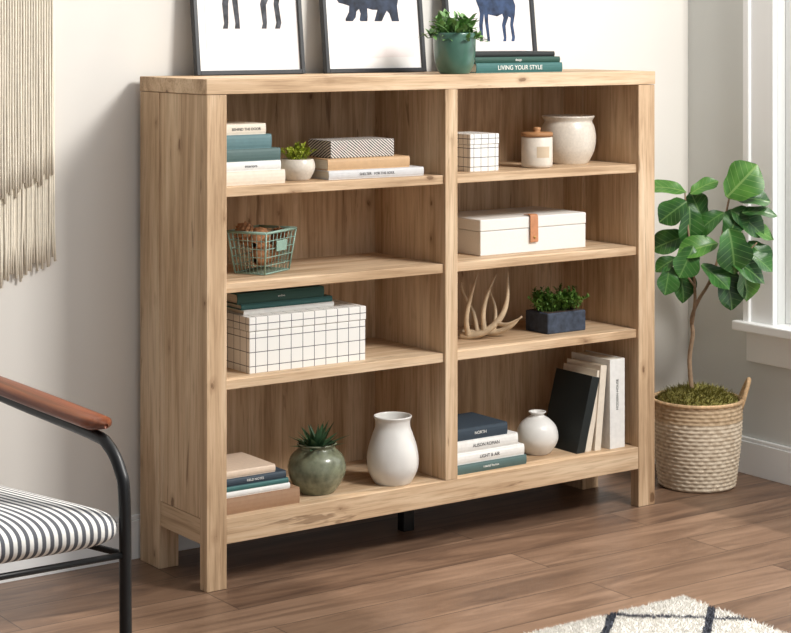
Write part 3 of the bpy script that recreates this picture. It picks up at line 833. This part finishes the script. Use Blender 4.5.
cushion('back_cushion',0.285,0.30,0.055,(-0.930,-0.075,0.64),(math.radians(75),0,0))

# ------------------------------------------------------------------ rug
rg=root('shag_rug')
RX0,RX1,RY0,RY1=-0.45,0.868,-2.3,-0.690
m,nt,b=newmat('rug_pile')
tc=N(nt,'ShaderNodeTexCoord')
no=N(nt,'ShaderNodeTexNoise'); no.inputs['Scale'].default_value=9; nt.links.new(tc.outputs['Object'],no.inputs['Vector'])
outs=[]
for vec in ((3.0,3.6,0),(3.0,-3.6,0)):
    dp=N(nt,'ShaderNodeVectorMath',operation='DOT_PRODUCT'); dp.inputs[1].default_value=vec; nt.links.new(tc.outputs['Object'],dp.inputs[0])
    ma=N(nt,'ShaderNodeMath',operation='MULTIPLY_ADD'); ma.inputs[1].default_value=0.16; nt.links.new(no.outputs['Fac'],ma.inputs[0]); nt.links.new(dp.outputs['Value'],ma.inputs[2])
    fr=N(nt,'ShaderNodeMath',operation='FRACT'); nt.links.new(ma.outputs[0],fr.inputs[0])
    su=N(nt,'ShaderNodeMath',operation='SUBTRACT'); su.inputs[1].default_value=.5; nt.links.new(fr.outputs[0],su.inputs[0])
    ab=N(nt,'ShaderNodeMath',operation='ABSOLUTE'); nt.links.new(su.outputs[0],ab.inputs[0])
    lt=N(nt,'ShaderNodeMath',operation='LESS_THAN'); lt.inputs[1].default_value=.045; nt.links.new(ab.outputs[0],lt.inputs[0]); outs.append(lt)
mxm=N(nt,'ShaderNodeMath',operation='MAXIMUM'); nt.links.new(outs[0].outputs[0],mxm.inputs[0]); nt.links.new(outs[1].outputs[0],mxm.inputs[1])
mm=N(nt,'ShaderNodeMix',data_type='RGBA'); mm.inputs[6].default_value=col(234,231,225); mm.inputs[7].default_value=col(92,95,104)
nt.links.new(mxm.outputs[0],mm.inputs[0]); nt.links.new(mm.outputs[2],b.inputs['Base Color']); b.inputs['Roughness'].default_value=1
b.inputs['Specular IOR Level'].default_value=0.1
box('rug_base',RX0,RX1,RY0,RY1,0.0,0.009,m,rg,bevel=0.004)
rng=np.random.default_rng(3); n=110000
bx=rng.uniform(RX0,RX1,n); 
yy=RY1-(RY1-RY0)*rng.random(n)**1.5
h_=rng.uniform(.006,.011,n); ang=rng.uniform(0,6.283,n); ln=rng.normal(0,.005,(n,2)); wd=0.0022
V=np.zeros((n,3,3))
V[:,0]=np.stack([bx-np.cos(ang)*wd,yy-np.sin(ang)*wd,np.full(n,.007)],1)
V[:,1]=np.stack([bx+np.cos(ang)*wd,yy+np.sin(ang)*wd,np.full(n,.007)],1)
V[:,2]=np.stack([bx+ln[:,0],yy+ln[:,1],.007+h_],1)
me=bpy.data.meshes.new('rug_tufts'); me.from_pydata(V.reshape(-1,3).tolist(),[],np.arange(3*n).reshape(-1,3).tolist()); me.materials.append(m)
link(bpy.data.objects.new('rug_tufts',me),rg)

# ------------------------------------------------------------------ light
wld=bpy.data.worlds.new('world'); sc.world=wld; wld.use_nodes=True
nt=wld.node_tree; bg=nt.nodes['Background']; bg.inputs[0].default_value=(0.95,0.975,1.0,1)
tc=N(nt,'ShaderNodeTexCoord'); sp=N(nt,'ShaderNodeSeparateXYZ'); nt.links.new(tc.outputs['Generated'],sp.inputs[0])
mr=N(nt,'ShaderNodeMapRange'); mr.interpolation_type='SMOOTHSTEP'
mr.inputs['From Min'].default_value=-0.7; mr.inputs['From Max'].default_value=0.8; mr.inputs['To Min'].default_value=0.25; mr.inputs['To Max'].default_value=1.55
nt.links.new(sp.outputs[0],mr.inputs['Value']); nt.links.new(mr.outputs['Result'],bg.inputs[1])
def area(name,loc,target,size,power,c=(1,1,1)):
    l=bpy.data.lights.new(name,'AREA'); l.shape='SQUARE'; l.size=size; l.energy=power; l.color=c
    o=bpy.data.objects.new(name,l); link(o); o.location=loc
    o.rotation_euler=(Vector(target)-Vector(loc)).to_track_quat('-Z','Y').to_euler()
area('key_light',(1.52,-2.25,2.75),(0.35,0.2,0.6),0.7,100,(1,0.973,0.935))
sl=bpy.data.lights.new('sun','SUN'); sl.energy=2.2; sl.angle=0.03; sl.color=(1,0.95,0.88)
so=bpy.data.objects.new('sun',sl); link(so); so.rotation_euler=Vector((-0.75,0.10,-0.95)).to_track_quat('-Z','Y').to_euler()

# ------------------------------------------------------------------ camera
cam=bpy.data.cameras.new('camera'); co=bpy.data.objects.new('camera',cam); link(co)
co.location=(-2.1654,-3.8339,1.3213); co.rotation_euler=(math.pi/2,0,-YAW)
cam.sensor_width=36; cam.lens=1875.8/791*36
cam.shift_y=-(316.5-27.4)/791
sc.camera=co
sc.view_settings.view_transform='Standard'
